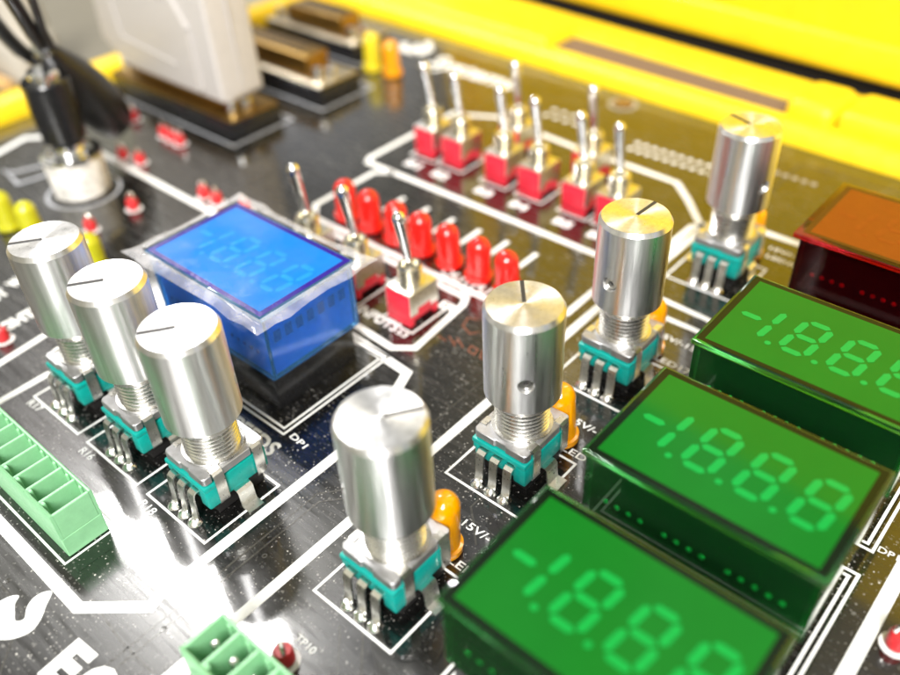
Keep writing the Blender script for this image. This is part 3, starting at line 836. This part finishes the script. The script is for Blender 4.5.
# ------------------------------------------------------------------ round socket, black plug, cable
jack = thing('round_socket', 'cream and silver round socket at the left with a black plug in it', 'socket', loc=(jc[0], jc[1], 0))
b = bm_new(); lathe(b, [(0, .02), (.66, .02), (.72, .08), (.76, 1.0), (.72, 1.08), (0, 1.08)], 48); obj('barrel', b, 'cream_ceramic', jack)
b = bm_new(); lathe(b, [(.745, 1.085), (.78, 1.10), (.78, 1.17), (.70, 1.20), (.56, 1.19), (.52, 1.12), (0, 1.10)], 48); obj('rim_ring', b, 'chrome', jack)
b = bm_new(); lathe(b, [(.42, 1.2), (.42, 1.45), (.36, 1.5), (.36, 1.7), (0, 1.7)], 36); obj('collar', b, 'chrome', jack)
plug = thing('black_plug', 'black plug with chrome cap seated in the round socket, cable boot attached', 'plug', loc=(jc[0], jc[1], 1.55))
b = bm_new(); lathe(b, [(0, 0), (.50, 0), (.54, .05), (.60, .9), (.60, 1.55), (.55, 1.62), (0, 1.62)], 40); obj('plug_body', b, 'black_plastic', plug)
b = bm_new(); lathe(b, [(.40, 1.62), (.40, 1.78), (.34, 1.84), (0, 1.86)], 24); lathe(b, [(.12, 1.62), (.12, 1.80), (0, 1.82)], 12, .42, -.2); obj('cap_screw', b, 'chrome', plug)
cb = thing('cable_boot', 'black shrink sleeved cable boot leaning across the plug toward the grey connector', 'cable')
A3, B3 = Vector((-16.26, 2.16, 3.90)), Vector((-17.49, 4.03, 0.80))
pts = [A3.lerp(B3, s) for s in (0, .06, .18, .35, .55, .75, .9, .97, 1)]
b = bm_new(); tube(b, pts, [.22, .30, .42, .56, .68, .66, .58, .46, .25], 24); 
for v in b.verts: v.co += Vector((math.sin(v.co.z*5+v.co.x*3), math.cos(v.co.y*6), math.sin(v.co.x*7)))*.025
obj('boot', b, 'rubber_black', cb)
b = bm_new(); tube(b, [A3.lerp(B3, .0), A3.lerp(B3, .03)], [.29, .29], 20); obj('clamp_ring', b, 'chrome', cb)
b = bm_new(); pts = [A3.lerp(B3, .04), Vector((-15.73, 1.83, 4.40)), Vector((-15.22, 1.52, 5.00)), Vector((-14.56, 1.13, 5.70)), Vector((-13.11, 0.38, 6.60))]
tube(b, pts, .17, 16); obj('cord', b, 'rubber_black', cb)
c2 = bm_new(); pts = [Vector((-17.19, 2.43, 3.10)), Vector((-17.70, 2.41, 3.20)), Vector((-17.64, 2.16, 3.50)), Vector((-17.21, 1.81, 4.00)), Vector((-16.70, 1.44, 4.60)), Vector((-16.00, 0.97, 5.40))]
tube(c2, pts, .19, 16); o = obj('power_cable', c2, 'rubber_black'); o['label'] = 'second thinner black cord running behind the first at the top left corner'; o['category'] = 'cable'

b = bm_new(); pts = [A3.lerp(B3, .08), Vector((-15.62, 1.88, 4.50)), Vector((-14.82, 1.55, 5.20)), Vector((-13.66, 1.04, 6.00))]
tube(b, [p+Vector((.12, .1, 0)) for p in pts], .10, 14); obj('thin_cord', b, 'rubber_black', cb)

# ------------------------------------------------------------------ yellow case
case = thing('carrying_case', 'open bright yellow plastic case with raised lid holding the circuit board', 'case')
def rimprof(u0, s, h=.62, w=1.0, out=.0):
    p = [(0, -.4), (0, 0), (.05, .30), (.16, h-.10), (.34, h), (w-.2, h), (w-.05, h-.08), (w, h-.25), (w, -5.1), (w-.25, -5.1), (w-.25, -.4)]
    return [(u0+s*x, z) for x, z in p]
b = bm_new(); extrude_profile(b, rimprof(-22.15, -1, .55, 1.2), 'y', -14, 18); obj('side_rim', b, 'case_yellow', case)
YR = 15.72
PIV = Vector((-7.5, YR, 0))
def yawed(o, at=(0, 0, 0), tilt=0, YAW=-.045):
    RZ = Matrix.Rotation(YAW, 3, 'Z')
    # the hinge side of the case is not quite square to the board
    o.location = PIV + RZ @ (Vector(at)-PIV); o.rotation_euler = (tilt, 0, YAW)
b = bm_new(); extrude_profile(b, [(YR, -.4), (YR, .0), (YR+.06, .22), (YR+.22, .40), (YR+.42, .48), (YR+.72, .48), (YR+.76, .40), (YR+.76, -1.4), (YR+.55, -1.4), (YR+.55, -.4)], 'x', -23.6, 18); yawed(obj('front_rail', b, 'case_yellow', case))
b = bm_new(); extrude_profile(b, [(YR+.77, -.2), (YR+2.3, -.2), (YR+2.25, .30), (YR+.77, .30)], 'x', -23.3, 18); yawed(obj('slot_floor', b, 'slot_brown', case))
b = bm_new(); extrude_profile(b, [(YR+2.12, -1.4), (YR+2.12, .36), (YR+2.2, .46), (YR+2.45, .52), (YR+3.1, .52), (YR+3.42, .46), (YR+3.50, .3), (YR+3.50, -4.9), (YR+3.2, -4.9), (YR+3.2, -1.4)], 'x', -23.4, 18); yawed(obj('back_rail', b, 'case_yellow', case), YAW=-.085)
for xa, xb in ((-23.2, -11.6), (-3.15, -1.75), (-1.70, 17)):
    b = bm_new(); box(b, xa, xb, YR+.60, YR+2.5, -.6, .66 if xb < -5 else .98, .22 if xb < -5 else .34, 5); yawed(obj('hinge_block', b, 'case_yellow', case))
b = bm_new(); extrude_profile(b, [(YR+3.45, -.4), (YR+6.4, -.4), (YR+6.4, -.1), (YR+3.45, -.1)], 'x', -23, 18); yawed(obj('hinge_gap', b, 'gap_black', case))
# lid leaning back: panel with a stepped lower lip, side wall and ribs
b = bm_new()
XL, XR_ = -20.6, 18
box(b, XL, XR_, 0, .35, 0, 26, .12, 3)
box(b, XL, XR_, -.42, -.01, .0, 1.1, .2, 4)
box(b, XL+.02, XL+.5, -1.2, -.01, 1.11, 26, .12, 2)
lid = obj('lid', b, 'case_yellow', case); yawed(lid, (0, YR+4.85, .40), R(-9), -.085)
b = bm_new(); 
for q in ((-7.55, 15.05),):
    s = thing('mounting_screw', 'flat brass mounting screw near the far edge of the board by the yellow rail', 'screw', loc=(q[0], q[1], 0))
    b2 = bm_new(); lathe(b2, [(.30, .004), (.30, .05), (.26, .08), (.12, .08), (.10, .04), (0, .04)], 28); obj('screw_head', b2, 'gold_shell', s)
    b2 = bm_new(); lathe(b2, [(.34, .005), (.46, .005), (.46, .012), (.34, .012)], 28); obj('washer', b2, 'silk_dull', s)
b.free()

# ------------------------------------------------------------------ things beyond the case at the top left
wp = thing('white_adapter', 'blurred white adapter with a yellow band lying beyond the case at the top left', 'adapter', loc=(-39.43, 10.61, -5.20))
b = bm_new(); box(b, -2.2, 2.2, -1.3, 1.3, 0, 2.6, .7, 4); obj('adapter_body', b, 'white_plug', wp)
b = bm_new(); tube(b, [(-1.4, -1.5, .3), (-.5, -1.75, .55), (.5, -1.75, .4), (1.5, -1.5, .25)], .28, 12); obj('cable_tie', b, 'tan_plastic', wp)
b = bm_new(); lathe(b, [(0, 2.5), (1.1, 2.5), (1.0, 4.2), (.6, 4.6), (0, 4.7)], 24, .8, .3); obj('adapter_neck', b, 'white_plug', wp)
bk = thing('document_tray', 'cream coloured tray edge along the top left corner behind the case', 'tray', loc=(-45.22, 14.40, -5.20))
b = bm_new(); box(b, -40, 30, 6, 40, 0, 3.5, .3, 3); obj('tray_body', b, 'cream_sheet', bk)

# ------------------------------------------------------------------ light: a ceiling tube and panel, an added knob fill, a bright room
w = bpy.data.worlds.new('World'); S.world = w; w.use_nodes = True
nt = w.node_tree; bg = nt.nodes['Background']
tc = nt.nodes.new('ShaderNodeTexCoord')
sx = nt.nodes.new('ShaderNodeSeparateXYZ'); nt.links.new(tc.outputs['Generated'], sx.inputs[0])
up = nt.nodes.new('ShaderNodeValToRGB'); e = up.color_ramp.elements
stops = [(0.0, (.10, .095, .09)), (.12, (.30, .29, .27)), (.35, (.62, .61, .59)), (.60, (.55, .55, .55)), (.78, (.42, .42, .43)), (1.0, (.50, .50, .52))]
while len(e) < len(stops): e.new(.5)
for i, (p, c) in enumerate(stops): e[i].position = p; e[i].color = (*c, 1)
nt.links.new(sx.outputs['Z'], up.inputs[0])
mp = nt.nodes.new('ShaderNodeMapping'); mp.inputs['Scale'].default_value = (1, 1, .35); nt.links.new(tc.outputs['Generated'], mp.inputs[0])
nz = nt.nodes.new('ShaderNodeTexNoise'); nz.inputs['Scale'].default_value = 3.2; nz.inputs['Detail'].default_value = 3; nt.links.new(mp.outputs[0], nz.inputs['Vector'])
nr = nt.nodes.new('ShaderNodeValToRGB'); nr.color_ramp.elements[0].position = .38; nr.color_ramp.elements[0].color = (.22, .22, .21, 1); nr.color_ramp.elements[1].position = .62; nr.color_ramp.elements[1].color = (1.25, 1.24, 1.2, 1)
nt.links.new(nz.outputs['Fac'], nr.inputs[0])
mu = nt.nodes.new('ShaderNodeMixRGB'); mu.blend_type = 'MULTIPLY'; mu.inputs[0].default_value = 1
nt.links.new(up.outputs[0], mu.inputs[1]); nt.links.new(nr.outputs[0], mu.inputs[2])
cn = nt.nodes.new('ShaderNodeTexNoise'); cn.inputs['Scale'].default_value = 2.1; cn.inputs['Detail'].default_value = 2
cm = nt.nodes.new('ShaderNodeMapping'); cm.inputs['Location'].default_value = (3.7, 1.2, 0); cm.inputs['Scale'].default_value = (1, 1, .4)
nt.links.new(tc.outputs['Generated'], cm.inputs[0]); nt.links.new(cm.outputs[0], cn.inputs['Vector'])
cr = nt.nodes.new('ShaderNodeValToRGB'); ce = cr.color_ramp.elements
while len(ce) < 5: ce.new(.5)
for i, (p, c) in enumerate([(.30, (.72, .80, 1.12)), (.42, (1, 1, 1)), (.52, (1.08, 1.03, .70)), (.60, (1, 1, 1)), (.72, (1.12, .93, .84))]): ce[i].position = p; ce[i].color = (*c, 1)
nt.links.new(cn.outputs['Fac'], cr.inputs[0])
mu3 = nt.nodes.new('ShaderNodeMixRGB'); mu3.blend_type = 'MULTIPLY'; mu3.inputs[0].default_value = 1
nt.links.new(mu.outputs[0], mu3.inputs[1]); nt.links.new(cr.outputs[0], mu3.inputs[2])
nt.links.new(mu3.outputs[0], bg.inputs['Color']); bg.inputs['Strength'].default_value = 1.05
def lamp(name, loc, target, sx_, sy_, power, col=(1, .98, .95)):
    d = bpy.data.lights.new(name, 'AREA'); d.shape = 'RECTANGLE'; d.size = sx_; d.size_y = sy_; d.energy = power; d.color = col
    o = bpy.data.objects.new(name, d); C.objects.link(o); o.location = loc
    if target is None: o.rotation_euler = (0, 0, 0)
    else: o.rotation_euler = (Vector(target)-Vector(loc)).to_track_quat('-Z', 'X').to_euler()
    return o
lamp('knob_top_fill', (-122, 38, 150), None, 62, 7, 190000)
lamp('knob_top_fill', (-190, 94, 150), None, 60, 9, 40000)  # added lamp that whitens the left knob tops
lamp('ceiling_panel', (85, -120, 140), (0, 8, 2), 120, 60, 690000)

# ------------------------------------------------------------------ camera
cd = bpy.data.cameras.new('camera'); cam = bpy.data.objects.new('camera', cd); C.objects.link(cam)
cam.location = (4.8908, -6.6325, 11.1737); cam.rotation_euler = (0.88356, 0.03931, 0.71497)
cd.sensor_width = 36; cd.lens = 34.117; cd.clip_start = .1; cd.clip_end = 1000
cd.dof.use_dof = True; cd.dof.focus_distance = 14.0; cd.dof.aperture_fstop = 0.097; cd.dof.aperture_blades = 0
S.camera = cam
S.view_settings.view_transform = 'Standard'; S.view_settings.look = 'None'
S.view_settings.exposure = 0.5; S.view_settings.gamma = 1
